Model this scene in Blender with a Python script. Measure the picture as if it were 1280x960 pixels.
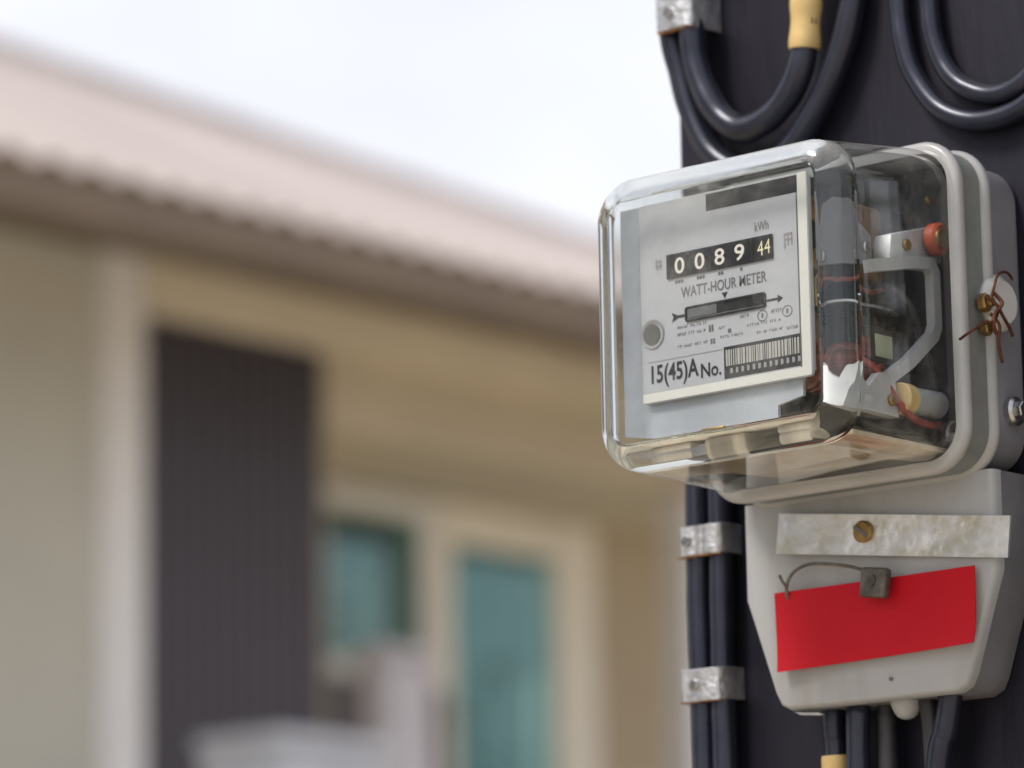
import bpy, bmesh, math, random
from mathutils import Vector, Matrix
random.seed(7)
for o in list(bpy.data.objects): bpy.data.objects.remove(o)
S = bpy.context.scene
COL = S.collection
rad = math.radians

# ------------------------------------------------------------------ camera
PITCH, ROLL, CAMZ = 0.1953, 0.0174, 1.5
cam = bpy.data.cameras.new('camera'); cam_o = bpy.data.objects.new('camera', cam); COL.objects.link(cam_o)
F = Vector((0, math.cos(PITCH), math.sin(PITCH))); U = Vector((0, -math.sin(PITCH), math.cos(PITCH))); R = Vector((1, 0, 0))
R2 = R*math.cos(ROLL) - U*math.sin(ROLL); U2 = R*math.sin(ROLL) + U*math.cos(ROLL)
m = Matrix((R2, U2, -F)).transposed().to_4x4(); m.translation = (0, 0, CAMZ)
cam_o.matrix_world = m
cam.sensor_width = 36; cam.lens = 5128.6/1280*36
cam.clip_start = 0.05; cam.clip_end = 2000
cam.dof.use_dof = True; cam.dof.focus_distance = 1.405; cam.dof.aperture_fstop = 9.0
cam.dof.aperture_blades = 0
S.camera = cam_o

# ------------------------------------------------------------------ sky, sun, exposure
SUN_AZ = Vector((-0.88, -0.47)).normalized(); SUN_EL = rad(50)
w = bpy.data.worlds.new('World'); S.world = w; w.use_nodes = True
nt = w.node_tree; nt.nodes.clear()
def wn(t): return nt.nodes.new(t)
sky = wn('ShaderNodeTexSky'); sky.sky_type = 'NISHITA'; sky.sun_disc = False
sky.sun_elevation = SUN_EL; sky.sun_rotation = math.atan2(SUN_AZ.x, SUN_AZ.y)
sky.dust_density = 3.0; sky.air_density = 1.0; sky.altitude = 0
tc = wn('ShaderNodeTexCoord'); mp = wn('ShaderNodeMapping'); mp.inputs['Scale'].default_value = (1.6, 1.6, 3.2)
no = wn('ShaderNodeTexNoise'); no.inputs['Scale'].default_value = 2.2; no.inputs['Detail'].default_value = 5
rp = wn('ShaderNodeMapRange'); rp.inputs[1].default_value = .3; rp.inputs[2].default_value = .7; rp.inputs[3].default_value = .45; rp.inputs[4].default_value = .92
mx = wn('ShaderNodeMixRGB'); mx.inputs[2].default_value = (8.9, 8.9, 9.4, 1)
bg = wn('ShaderNodeBackground'); bg.inputs[1].default_value = 0.10
wo = wn('ShaderNodeOutputWorld')
L = nt.links.new
L(tc.outputs['Generated'], mp.inputs[0]); L(mp.outputs[0], no.inputs[0]); L(no.outputs[0], rp.inputs[0]); L(rp.outputs[0], mx.inputs[0])
L(sky.outputs[0], mx.inputs[1]); L(mx.outputs[0], bg.inputs[0]); L(bg.outputs[0], wo.inputs[0])
sl = bpy.data.lights.new('sun', 'SUN'); so = bpy.data.objects.new('sun', sl); COL.objects.link(so)
sl.energy = 2.2; sl.angle = rad(16); sl.color = (1, .93, .83)
sd = Vector((SUN_AZ.x*math.cos(SUN_EL), SUN_AZ.y*math.cos(SUN_EL), math.sin(SUN_EL)))
so.rotation_euler = (-sd).to_track_quat('-Z', 'Y').to_euler(); so.location = sd*30
S.view_settings.view_transform = 'Standard'; S.view_settings.look = 'None'
S.view_settings.exposure = 0.36; S.view_settings.gamma = 1.0; S.view_settings.use_curve_mapping = False
S.render.engine = 'CYCLES'
S.cycles.max_bounces = 16; S.cycles.transmission_bounces = 14; S.cycles.glossy_bounces = 8; S.cycles.transparent_max_bounces = 16
S.cycles.caustics_refractive = True; S.cycles.caustics_reflective = True

# ------------------------------------------------------------------ materials
def mat(name, col, rough=.5, metal=0, var=.12, scale=40., bump=0., bscale=None, coat=0., spec=.5, sss=0, stretch=None, col2=None, lo=.35, hi=.65, tint=None):
    """Principled with a noise-mottled base colour, uneven gloss and optional bump (object coordinates in metres)."""
    M = bpy.data.materials.new(name); M.use_nodes = True; t = M.node_tree; b = t.nodes['Principled BSDF']
    tcn = t.nodes.new('ShaderNodeTexCoord'); mpn = t.nodes.new('ShaderNodeMapping')
    if stretch: mpn.inputs['Scale'].default_value = stretch
    t.links.new(tcn.outputs['Object'], mpn.inputs[0])
    n = t.nodes.new('ShaderNodeTexNoise'); n.inputs['Scale'].default_value = scale; n.inputs['Detail'].default_value = 6; n.inputs['Roughness'].default_value = .6
    t.links.new(mpn.outputs[0], n.inputs[0])
    r = t.nodes.new('ShaderNodeValToRGB'); c2 = col2 or tuple(max(0, c*(1-var*2)) for c in col)
    r.color_ramp.elements[0].position = lo; r.color_ramp.elements[1].position = hi
    r.color_ramp.elements[0].color = (*c2, 1); r.color_ramp.elements[1].color = (*col, 1)
    t.links.new(n.outputs[0], r.inputs[0]); t.links.new(r.outputs[0], b.inputs['Base Color'])
    rr = t.nodes.new('ShaderNodeMapRange'); rr.inputs[3].default_value = max(.02, rough-.08); rr.inputs[4].default_value = min(1, rough+.1)
    t.links.new(n.outputs[0], rr.inputs[0]); t.links.new(rr.outputs[0], b.inputs['Roughness'])
    b.inputs['Metallic'].default_value = metal; b.inputs['Specular IOR Level'].default_value = spec
    b.inputs['Coat Weight'].default_value = coat
    if sss: b.inputs['Subsurface Weight'].default_value = sss; b.inputs['Subsurface Scale'].default_value = .004
    if bump:
        n2 = t.nodes.new('ShaderNodeTexNoise'); n2.inputs['Scale'].default_value = bscale or scale*3; n2.inputs['Detail'].default_value = 5
        t.links.new(mpn.outputs[0], n2.inputs[0])
        bp = t.nodes.new('ShaderNodeBump'); bp.inputs['Strength'].default_value = bump; bp.inputs['Distance'].default_value = .002
        t.links.new(n2.outputs[0], bp.inputs['Height']); t.links.new(bp.outputs[0], b.inputs['Normal'])
    if tint: b.inputs['Specular Tint'].default_value = (*tint, 1)
    return M
def flat(name, col, rough=.5):
    M = bpy.data.materials.new(name); M.use_nodes = True; b = M.node_tree.nodes['Principled BSDF']
    b.inputs['Base Color'].default_value = (*col, 1); b.inputs['Roughness'].default_value = rough
    return M
MT = {}
MT['post'] = mat('black_painted_post', (.013, .012, .019), .5, var=.3, scale=22, bump=.5, bscale=60, spec=.35, tint=(.82, .84, 1), col2=(.005, .0045, .009), lo=.38, hi=.78, stretch=(1, 1, .18))
MT['cable'] = mat('black_cable_rubber', (.006, .007, .018), .30, var=.2, scale=45, col2=(.014, .015, .026), lo=.5, hi=.7, bump=.05, bscale=120, spec=.6, tint=(.80, .85, 1))
MT['cable_dusty'] = mat('dusty_cable_rubber', (.035, .035, .042), .5, var=.3, scale=50, bump=.15, bscale=200)
MT['galv'] = mat('galvanised_steel', (.62, .63, .66), .38, metal=.85, var=.18, scale=120, bump=.5, bscale=260)
MT['galv_stained'] = mat('stained_zinc_strip', (.84, .85, .88), .30, metal=.8, var=.1, scale=70, bump=.5, bscale=110, col2=(.68, .65, .57), lo=.36, hi=.54, stretch=(.8, 1, 1.1))
MT['rust_edge'] = mat('rusty_edge', (.40, .20, .08), .7, metal=.3, var=.3, scale=200)
MT['yellow'] = mat('yellow_vinyl_tape', (.64, .46, .19), .5, var=.12, scale=60)
MT['rim_band'] = mat('rim_band_grey', (.20, .215, .21), .35, var=.1, scale=60)
MT['rim'] = mat('pale_grey_rim_plastic', (.38, .385, .39), .32, var=.06, scale=60, bump=.05, coat=.2)
MT['base'] = mat('grey_base_enamel', (.23, .23, .26), .45, var=.12, scale=40, bump=.1)
MT['tcover'] = mat('light_grey_terminal_plastic', (.36, .37, .385), .4, var=.09, scale=26, stretch=(1.6, 1, .35), col2=(.29, .29, .285), lo=.3, hi=.55, bump=.06, bscale=200)
MT['inner_dark'] = mat('dark_inner_plate', (.030, .032, .034), .5, var=.3, scale=50)
MT['inner_grey'] = mat('grey_die_casting', (.52, .53, .56), .42, metal=.15, var=.12, scale=60)
MT['lamination'] = mat('magnet_laminations', (.036, .035, .033), .5, metal=.3, var=.3, scale=20, stretch=(1, 40, 1))
MT['copper'] = mat('copper_winding', (.27, .07, .035), .4, metal=.3, var=.35, scale=25, stretch=(1, 1, 30))
MT['brass'] = mat('brass', (.46, .30, .11), .42, metal=.8, var=.3, scale=150)
MT['steel'] = mat('bright_steel', (.62, .62, .62), .28, metal=1, var=.2, scale=150)
MT['alu'] = mat('aluminium_disc', (.75, .75, .76), .25, metal=1, var=.08, scale=60)
MT['red_knob'] = mat('red_knob_plastic', (.50, .10, .045), .35, var=.2, scale=60)
MT['cream'] = mat('cream_block_plastic', (.58, .49, .37), .5, var=.2, scale=60, bump=.2, bscale=120)
MT['plate'] = mat('nameplate_white', (.46, .475, .53), .42, var=.05, scale=30)
MT['plate_edge'] = flat('nameplate_edge_white', (.68, .68, .67), .4)
MT['ink'] = flat('nameplate_black_ink', (.014, .014, .022), .5)
MT['ink_mid'] = flat('nameplate_grey_ink', (.12, .12, .135), .5)
MT['ink_pale'] = flat('nameplate_pale_print', (.30, .30, .32), .5)
MT['window_dark'] = mat('counter_window_black', (.030, .030, .040), .25, var=.2, scale=60)
MT['digit'] = flat('counter_digit_white', (.72, .70, .66), .5)
MT['digit_y'] = flat('counter_digit_cream', (.74, .68, .46), .5)
MT['barcode'] = flat('barcode_grey', (.40, .40, .40), .5)
MT['red'] = mat('red_card', (.50, .005, .016), .55, var=.05, scale=25, bump=.04, spec=.2)
MT['lead'] = mat('lead_seal', (.16, .145, .135), .5, metal=.5, var=.3, scale=200, bump=.5, bscale=300)
MT['wire'] = mat('seal_wire_steel', (.20, .18, .16), .45, metal=.7, var=.3, scale=200)
MT['copper_wire'] = mat('rusty_copper_wire', (.15, .048, .022), .5, metal=.4, var=.35, scale=200)
MT['lug'] = mat('clear_grey_lug', (.62, .62, .60), .14, var=.06, scale=60, sss=.2, coat=.8)
MT['hole'] = flat('hole_shadow', (.12, .12, .12), .6)
# the clear cover: real glass
g = bpy.data.materials.new('clear_cover_glass'); g.use_nodes = True; t = g.node_tree; t.nodes.clear()
gb = t.nodes.new('ShaderNodeBsdfGlass'); gb.inputs['Color'].default_value = (.975, .99, .985, 1); gb.inputs['IOR'].default_value = 1.52; gb.inputs['Roughness'].default_value = 0.0
go = t.nodes.new('ShaderNodeOutputMaterial')
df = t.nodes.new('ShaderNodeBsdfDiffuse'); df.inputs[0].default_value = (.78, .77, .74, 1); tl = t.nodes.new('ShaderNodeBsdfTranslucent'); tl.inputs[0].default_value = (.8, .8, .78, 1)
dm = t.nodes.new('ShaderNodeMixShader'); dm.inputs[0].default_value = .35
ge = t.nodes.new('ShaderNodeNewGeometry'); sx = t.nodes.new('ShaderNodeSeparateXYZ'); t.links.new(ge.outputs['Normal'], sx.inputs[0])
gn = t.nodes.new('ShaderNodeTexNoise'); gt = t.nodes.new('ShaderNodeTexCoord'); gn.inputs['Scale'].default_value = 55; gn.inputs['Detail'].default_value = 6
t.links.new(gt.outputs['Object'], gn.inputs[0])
m1 = t.nodes.new('ShaderNodeMapRange'); m1.inputs[1].default_value = .1; m1.inputs[2].default_value = 1; m1.inputs[3].default_value = .004; m1.inputs[4].default_value = .26   # pale layer strongest facing up, standing in for sky brightness on the bevel
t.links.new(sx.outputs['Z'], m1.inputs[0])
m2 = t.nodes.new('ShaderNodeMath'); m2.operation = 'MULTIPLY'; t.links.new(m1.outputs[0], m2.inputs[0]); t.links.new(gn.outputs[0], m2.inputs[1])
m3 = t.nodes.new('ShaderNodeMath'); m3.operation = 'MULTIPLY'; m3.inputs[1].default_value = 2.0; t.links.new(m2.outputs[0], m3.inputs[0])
gm = t.nodes.new('ShaderNodeMixShader')
t.links.new(df.outputs[0], dm.inputs[1]); t.links.new(tl.outputs[0], dm.inputs[2])
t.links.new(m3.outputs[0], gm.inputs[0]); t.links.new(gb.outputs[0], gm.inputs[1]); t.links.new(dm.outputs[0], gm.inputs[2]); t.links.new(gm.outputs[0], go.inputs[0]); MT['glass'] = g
def thin_glass(name, tint, ior, gcol=(1, 1, 1, 1), rough=0.):
    M = bpy.data.materials.new(name); M.use_nodes = True; t = M.node_tree; t.nodes.clear()
    tr = t.nodes.new('ShaderNodeBsdfTransparent'); tr.inputs[0].default_value = tint
    gl = t.nodes.new('ShaderNodeBsdfGlossy'); gl.inputs['Roughness'].default_value = rough; gl.inputs[0].default_value = gcol
    ge = t.nodes.new('ShaderNodeNewGeometry'); ma = t.nodes.new('ShaderNodeMath'); ma.operation = 'MULTIPLY_ADD'; ma.inputs[1].default_value = 1/ior-ior; ma.inputs[2].default_value = ior
    t.links.new(ge.outputs['Backfacing'], ma.inputs[0])      # the same Fresnel from both sides of a thin wall
    fr = t.nodes.new('ShaderNodeFresnel'); t.links.new(ma.outputs[0], fr.inputs[0])
    ms = t.nodes.new('ShaderNodeMixShader'); mo = t.nodes.new('ShaderNodeOutputMaterial')
    t.links.new(fr.outputs[0], ms.inputs[0]); t.links.new(tr.outputs[0], ms.inputs[1]); t.links.new(gl.outputs[0], ms.inputs[2]); t.links.new(ms.outputs[0], mo.inputs[0])
    # a film of dust and dried drops
    df = t.nodes.new('ShaderNodeBsdfDiffuse'); df.inputs[0].default_value = (.7, .69, .66, 1)
    tc = t.nodes.new('ShaderNodeTexCoord'); n = t.nodes.new('ShaderNodeTexNoise'); n.inputs['Scale'].default_value = 240; n.inputs['Detail'].default_value = 7; n.inputs['Roughness'].default_value = .7
    n2 = t.nodes.new('ShaderNodeTexNoise'); n2.inputs['Scale'].default_value = 28; t.links.new(tc.outputs['Object'], n.inputs[0]); t.links.new(tc.outputs['Object'], n2.inputs[0])
    mm = t.nodes.new('ShaderNodeMath'); mm.operation = 'MULTIPLY'; t.links.new(n.outputs[0], mm.inputs[0]); t.links.new(n2.outputs[0], mm.inputs[1])
    mr = t.nodes.new('ShaderNodeMapRange'); mr.inputs[1].default_value = .22; mr.inputs[2].default_value = .5; mr.inputs[3].default_value = .005; mr.inputs[4].default_value = .11
    t.links.new(mm.outputs[0], mr.inputs[0]); mx_ = t.nodes.new('ShaderNodeMixShader'); t.links.new(mr.outputs[0], mx_.inputs[0]); t.links.new(ms.outputs[0], mx_.inputs[1]); t.links.new(df.outputs[0], mx_.inputs[2]); t.links.new(mx_.outputs[0], mo.inputs[0])
    return M
MT['glass_thin'] = thin_glass('clear_cover_wall', (.985, .995, .99, 1), 1.5)
# house
MT['wall'] = mat('greyish_cream_plaster', (.60, .585, .52), .85, var=.05, scale=3, bump=.1)
MT['wall_b'] = mat('sand_plaster', (.68, .60, .46), .85, var=.05, scale=3, bump=.1)
MT['wall_c'] = mat('brown_sand_plaster', (.50, .42, .31), .85, var=.06, scale=3)
MT['beam'] = mat('cream_beam', (.84, .76, .60), .8, var=.04, scale=3)
MT['white'] = mat('white_paint', (.88, .87, .88), .6, var=.03, scale=4)
MT['soffit'] = mat('brown_soffit', (.22, .168, .125), .7, var=.08, scale=6)
MT['roof'] = mat('pinkish_roof_sheet', (.60, .52, .49), .6, var=.2, scale=5, stretch=(4, .12, .12), lo=.3, hi=.7)
MT['slat'] = mat('charcoal_slat', (.075, .066, .084), .5, var=.15, scale=6, stretch=(1, 1, .1))
MT['wframe'] = mat('cream_window_frame', (.88, .84, .75), .55, var=.04, scale=5)
MT['wframe_g'] = mat('grey_window_mullion', (.78, .77, .76), .5, var=.05, scale=5)
MT['curtain_t'] = mat('teal_curtain', (.07, .30, .31), .8, var=.15, scale=5)
MT['curtain_w'] = mat('pale_curtain', (.55, .62, .64), .85, var=.08, scale=5)
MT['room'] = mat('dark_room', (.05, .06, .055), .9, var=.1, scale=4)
MT['cab_b'] = mat('pale_blue_grey_enamel', (.60, .63, .70), .5, var=.04, scale=4)
MT['cab_l'] = mat('lilac_grey_enamel', (.70, .68, .74), .45, var=.05, scale=4)
MT['pane'] = thin_glass('tinted_pane', (.72, .92, .90, 1), 1.8, (.66, .93, .93, 1), .03)
MT['ground'] = mat('sandy_ground', (.62, .53, .40), .9, var=.15, scale=1.2, bump=.6, bscale=30)
MT['terrace'] = mat('terrace_concrete', (.68, .60, .48), .85, var=.1, scale=1.5, bump=.3, bscale=40)

# ------------------------------------------------------------------ helpers
PSI = 0.7154
MF = Matrix.Translation((.0711, 1.3825, CAMZ+.3028)) @ Matrix.Rotation(-PSI, 4, 'Z')      # the meter's frame: x along its face, y into the post, z up
GZ = -(CAMZ+.3028)*1000                                                                    # ground, in millimetres of that frame
PH = rad(50)
HF_ = Matrix.Translation((-0.77088, 8.0, 0)) @ Matrix.Rotation(PH, 4, 'Z')                 # the house's frame: x along the facade, y into the house
class Frame: pass
FM = Frame(); FM.m = MF; FM.k = .001
FH = Frame(); FH.m = HF_; FH.k = 1.0

def props(o, label=None, cat=None, group=None, kind=None):
    if label: o['label'] = label
    if cat: o['category'] = cat
    if group: o['group'] = group
    if kind: o['kind'] = kind
    return o
def empty(name, fr, off, label, cat, group=None):
    o = bpy.data.objects.new(name, None); COL.objects.link(o)
    o.empty_display_size = .05
    o.matrix_world = fr.m @ Matrix.Translation(Vector(off)*fr.k)
    props(o, label, cat, group); o['_off'] = list(off)
    OFF[o.name] = (Vector(off), fr)
    return o
OFF = {}
def build(name, bm, mt, parent=None, fr=None, off=(0, 0, 0), smooth=True, angle=35, label=None, cat=None, group=None, kind=None):
    """link a bmesh (in frame units) as one object; a part sits at its thing's origin, a thing at off"""
    if parent:
        off, fr = OFF[parent.name]
    off = Vector(off)
    for v in bm.verts: v.co = (v.co - off)*fr.k
    bmesh.ops.recalc_face_normals(bm, faces=bm.faces[:])
    if smooth:
        for f in bm.faces: f.smooth = True
        ca = rad(angle)
        for e in bm.edges:
            if len(e.link_faces) == 2 and e.calc_face_angle(0) > ca: e.smooth = False
    me = bpy.data.meshes.new(name); bm.to_mesh(me); bm.free(); me.materials.append(MT[mt] if isinstance(mt, str) else mt)
    o = bpy.data.objects.new(name, me); COL.objects.link(o)
    if parent: o.parent = parent
    else: o.matrix_world = fr.m @ Matrix.Translation(off*fr.k)
    OFF[o.name] = (off, fr)
    return props(o, label, cat, group, kind)
def B(): return bmesh.new()
def box(bm, x0, x1, y0, y1, z0, z1, bev=0, seg=2):
    vs = [bm.verts.new(p) for p in ((x0, y0, z0), (x1, y0, z0), (x1, y1, z0), (x0, y1, z0), (x0, y0, z1), (x1, y0, z1), (x1, y1, z1), (x0, y1, z1))]
    fs = [bm.faces.new([vs[i] for i in q]) for q in ((0, 3, 2, 1), (4, 5, 6, 7), (0, 1, 5, 4), (1, 2, 6, 5), (2, 3, 7, 6), (3, 0, 4, 7))]
    if bev:
        es = list({e for f in fs for e in f.edges})
        bmesh.ops.bevel(bm, geom=es, offset=bev, segments=seg, affect='EDGES', profile=.5)
    return bm
def rr(hw, hh, r, y, cx=0, cz=0, n=7):
    pts = []
    for (sx, sz, a0) in ((1, 1, 0), (-1, 1, 90), (-1, -1, 180), (1, -1, 270)):
        for i in range(n+1):
            a = rad(a0+90*i/n); pts.append((cx+sx*(hw-r)+r*math.cos(a), y, cz+sz*(hh-r)+r*math.sin(a)))
    return pts
def loft(bm, rings, cap0=False, cap1=False, closed=False):
    V = [[bm.verts.new(p) for p in r] for r in rings]; n = len(V[0])
    pairs = list(zip(V[:-1], V[1:])) + ([(V[-1], V[0])] if closed else [])
    for a, b in pairs:
        for i in range(n): bm.faces.new((a[i], a[(i+1) % n], b[(i+1) % n], b[i]))
    if cap0: bm.faces.new(V[0])
    if cap1: bm.faces.new(list(reversed(V[-1])))
    return bm
def prism(bm, pts, axis, a, b, bev=0, seg=2):
    """extrude a 2-D outline along an axis: 'y' takes (x,z), 'x' takes (y,z), 'z' takes (x,y)"""
    def P(p, t): return {'y': (p[0], t, p[1]), 'x': (t, p[0], p[1]), 'z': (p[0], p[1], t)}[axis]
    v0 = [bm.verts.new(P(p, a)) for p in pts]; v1 = [bm.verts.new(P(p, b)) for p in pts]; n = len(pts)
    fs = [bm.faces.new(v0), bm.faces.new(list(reversed(v1)))]
    for i in range(n): fs.append(bm.faces.new((v0[i], v1[i], v1[(i+1) % n], v0[(i+1) % n])))
    if bev:
        es = list({e for f in fs for e in f.edges})
        bmesh.ops.bevel(bm, geom=es, offset=bev, segments=seg, affect='EDGES', profile=.5)
    return bm
def spline(P, n=10):
    P = [Vector(p) for p in P]; out = []
    for i in range(len(P)-1):
        a, b, c, d = P[max(i-1, 0)], P[i], P[i+1], P[min(i+2, len(P)-1)]
        for k in range(n):
            t = k/n
            out.append(.5*((2*b)+(c-a)*t+(2*a-5*b+4*c-d)*t*t+(3*b-a-3*c+d)*t**3))
    out.append(P[-1]); return out
def tube(bm, P, r, sides=16, n=10, smooth=True, caps=True):
    C = spline(P, n) if smooth else [Vector(p) for p in P]
    rs = r if callable(r) else (lambda u: r)
    up = None; rings = []
    for i, c in enumerate(C):
        tg = (C[min(i+1, len(C)-1)]-C[max(i-1, 0)]).normalized()
        if up is None: up = tg.orthogonal().normalized()
        up = (up-tg*up.dot(tg)).normalized(); s = tg.cross(up); q = rs(i/(len(C)-1))
        rings.append([c+up*q*math.cos(2*math.pi*k/sides)+s*q*math.sin(2*math.pi*k/sides) for k in range(sides)])
    return loft(bm, rings, caps, caps)
def cyl(bm, a, b, r, sides=24, r2=None, bev=0):
    a, b = Vector(a), Vector(b); r2 = r if r2 is None else r2
    d = (b-a).normalized()
    if bev: st = [(0, r-bev), (bev, r), ((b-a).length-bev, r2), ((b-a).length, r2-bev)]
    else: st = [(0, r), ((b-a).length, r2)]
    up = d.orthogonal().normalized(); s = d.cross(up)
    rings = [[a+d*h+up*q*math.cos(2*math.pi*k/sides)+s*q*math.sin(2*math.pi*k/sides) for k in range(sides)] for h, q in st]
    return loft(bm, rings, True, True)
def sheet(bm, x0, x1, z0, z1, y):
    bm.faces.new([bm.verts.new(p) for p in ((x0, y, z0), (x1, y, z0), (x1, y, z1), (x0, y, z1))]); return bm
def text_bm(body, x0, x1, z0, z1, y, dz=0., bold=0.):
    cu = bpy.data.curves.new('lettering_source', 'FONT'); cu.body = body; cu.size = 1; cu.resolution_u = 3; cu.offset = bold
    o = bpy.data.objects.new('lettering_source', cu); COL.objects.link(o)
    dg = bpy.context.evaluated_depsgraph_get(); dg.update()
    me = bpy.data.meshes.new_from_object(o.evaluated_get(dg))
    bm = B(); bm.from_mesh(me)
    bpy.data.objects.remove(o); bpy.data.curves.remove(cu); bpy.data.meshes.remove(me)
    xs = [v.co.x for v in bm.verts]; ys = [v.co.y for v in bm.verts]
    ax, bx, ay, by = min(xs), max(xs), min(ys), max(ys)
    for v in bm.verts:
        u = (v.co.x-ax)/(bx-ax); q = (v.co.y-ay)/(by-ay)
        v.co = Vector((x0+(x1-x0)*u, y, z0+(z1-z0)*q+dz*u))
    return bm

# ================================================================== setting
bm = B(); n = 40
G = [[bm.verts.new((-300+600*i/n, -300+600*j/n, 0)) for j in range(n+1)] for i in range(n+1)]
for i in range(n):
    for j in range(n): bm.faces.new((G[i][j], G[i+1][j], G[i+1][j+1], G[i][j+1]))
FW = Frame(); FW.m = Matrix.Identity(4); FW.k = 1.0
build('ground', bm, 'ground', fr=FW, kind='structure')
TZ = .85
bm = box(B(), -7, 11, -1.6, 7, 0.004, TZ, .02)
build('terrace', bm, 'terrace', fr=FH, off=(0, 0, 0), kind='structure')

# ================================================================== house (metres in the house frame)
house = empty('house', FH, (0, 0, TZ), 'blurred single-storey cream house with pinkish corrugated roof and deep brown eaves', 'house')
def hpart(name, mt, *bxs, parent=house, bev=.006):
    bm = B()
    for q in bxs: box(bm, *q, bev)
    return build(name, bm, mt, parent, smooth=False)
hpart('wall', 'wall', (-5.2, -.07, 0, .16, TZ, 3.361))
hpart('pillar', 'white', (-.07, .05, -.012, .18, TZ, 3.362))
hpart('beam', 'beam', (.052, 6.0, -.02, .16, 3.25, 3.362))
hpart('wall', 'wall_b', (.59, 6.0, .0, .43, 3.09, 3.248))
hpart('wall', 'wall_b', (.590, .600, .006, .43, TZ, 3.088))
hpart('wall', 'wall_c', (2.02, 6.0, .43, .6, TZ, 3.20))
hpart('pillar', 'white', (1.79, 1.86, -.03, .05, TZ, 3.088))
hpart('wall', 'wall', (-5.2, -5.04, .162, 4.0, TZ, 3.40), (5.84, 6.0, .602, 4.0, TZ, 3.40), (-5.2, 6.0, 4.0, 4.16, TZ, 3.40))
# slatted dark door, each slat a piece of its own
door = hpart('slatted_door', 'slat', (.052, .588, .028, .058, TZ, 3.248))
sw = .53/12
sl_me = None
for i in range(12):
    x0 = .054+i*sw
    if sl_me is None:
        o = build('slat', box(B(), x0, x0+sw*.86, .004, .027, TZ+.03, 3.244, .004), 'slat', house, smooth=False); o.parent = door; o.location = (0, 0, 0); sl_me = o
    else:
        o = sl_me.copy(); COL.objects.link(o); o.location = (i*sw, 0, 0)
# windows: grey-framed casement, cream-framed sliding window
def window(x0, x1, z0, z1, y, fl, ft, frr, fmt, zb=TZ+.55):
    f = hpart('window', fmt, (x0, x0+fl, y-.012, y+.05, zb, z1), (x1-frr, x1, y-.012, y+.05, zb, z1), (x0+fl+.001, x1-frr-.001, y-.012, y+.05, z1-ft, z1), (x0+fl+.001, x1-frr-.001, y-.012, y+.05, zb, zb+.05))
    p = hpart('pane', 'pane', (x0+fl, x1-frr, y-.004, y+.004, zb+.05, z1-ft), parent=house, bev=0); p.parent = f
    return f
window(.98, 1.43, 0, 3.085, .44, .045, .06, .06, 'wframe_g', 2.64)
hpart('plinth_wall', 'slat', (.59, 1.428, .40, .50, TZ, 2.638))
hpart('wall', 'wall_b', (.59, .978, .40, .50, 2.64, 3.088))
window(1.432, 2.018, 0, 3.087, .44, .06, .10, .165, 'wframe')
def curtain(x0, x1, y, mt, waves):
    bm = B(); n = waves*8
    lo = [bm.verts.new((x0+(x1-x0)*i/n, y+.03*math.sin(2*math.pi*i/8), TZ+.5)) for i in range(n+1)]
    hi = [bm.verts.new((x0+(x1-x0)*i/n, y+.03*math.sin(2*math.pi*i/8), 3.08)) for i in range(n+1)]
    for i in range(n): bm.faces.new((lo[i], lo[i+1], hi[i+1], hi[i]))
    bmesh.ops.solidify(bm, geom=bm.faces[:], thickness=.004)
    build('curtain', bm, mt, house)
curtain(1.0, 1.14, .56, 'curtain_w', 3)
curtain(1.46, 1.80, .56, 'curtain_t', 6)
curtain(1.83, 1.95, .60, 'curtain_w', 2)
hpart('room_wall', 'room', (.71, 2.6, 1.8, 1.86, TZ, 3.3))
hpart('ceiling', 'room', (.71, 5.8, .61, 1.79, 3.20, 3.23))
# roof: corrugated sheet on two slopes, fascia, soffit
E0, EZ, RB, RZ = -.62, 3.25, 1.45, 4.20
def slope(name, y0, z0, y1, z1):
    bm = B(); pitch = .10; n = int(12.6/pitch*6); th = .02
    dy, dz = y1-y0, z1-z0; Ln = math.hypot(dy, dz); ny, nz = -dz/Ln, dy/Ln
    if nz < 0: ny, nz = -ny, -nz
    rows = []
    for lay in (0, -1):
        rw = []
        for k in range(0, 9):
            t = k/8
            rw.append([bm.verts.new((-6.0+12.6*i/n, y0+dy*t+ny*h, z0+dz*t+nz*h-t*.045*(12.6*i/n-7.5))) for i in range(n+1) for h in [.009*math.cos(2*math.pi*i/6)+lay*.006+.03]])
        rows.append(rw)
    for rw in rows:
        for k in range(8):
            for i in range(n): bm.faces.new((rw[k][i], rw[k][i+1], rw[k+1][i+1], rw[k+1][i]))
    for i in range(n):
        bm.faces.new((rows[0][0][i], rows[0][0][i+1], rows[1][0][i+1], rows[1][0][i]))
    return build(name, bm, 'roof', house)
roof = slope('roof', E0, EZ+.02, RB, RZ)
slope('roof', 2*RB-E0, EZ+.02, RB, RZ)
bm = B(); cyl(bm, (-6.0, RB, RZ+.02+.3375), (6.6, RB, RZ+.02-.2295), .06, 16); r = build('ridge_cap', bm, 'roof', house)
hpart('fascia', 'soffit', (-6.0, 6.6, E0+.004, E0+.04, EZ-.04, EZ+.05))
bm = B(); prism(bm, [(E0+.056, EZ-.03), (.0, 3.364), (.17, 3.42), (.17, 3.44), (E0+.056, EZ-.01)], 'x', -6.0, 6.6)
build('soffit', bm, 'soffit', house, smooth=False)
for x in (-5.2, 6.0-.16):
    build('gable_wall', prism(B(), [(.16, 3.402), (2*RB-.1, 3.402), (RB, RZ-.04-.045*(x-1.5))], 'x', x, x+.16), 'wall', house, smooth=False)

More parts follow.
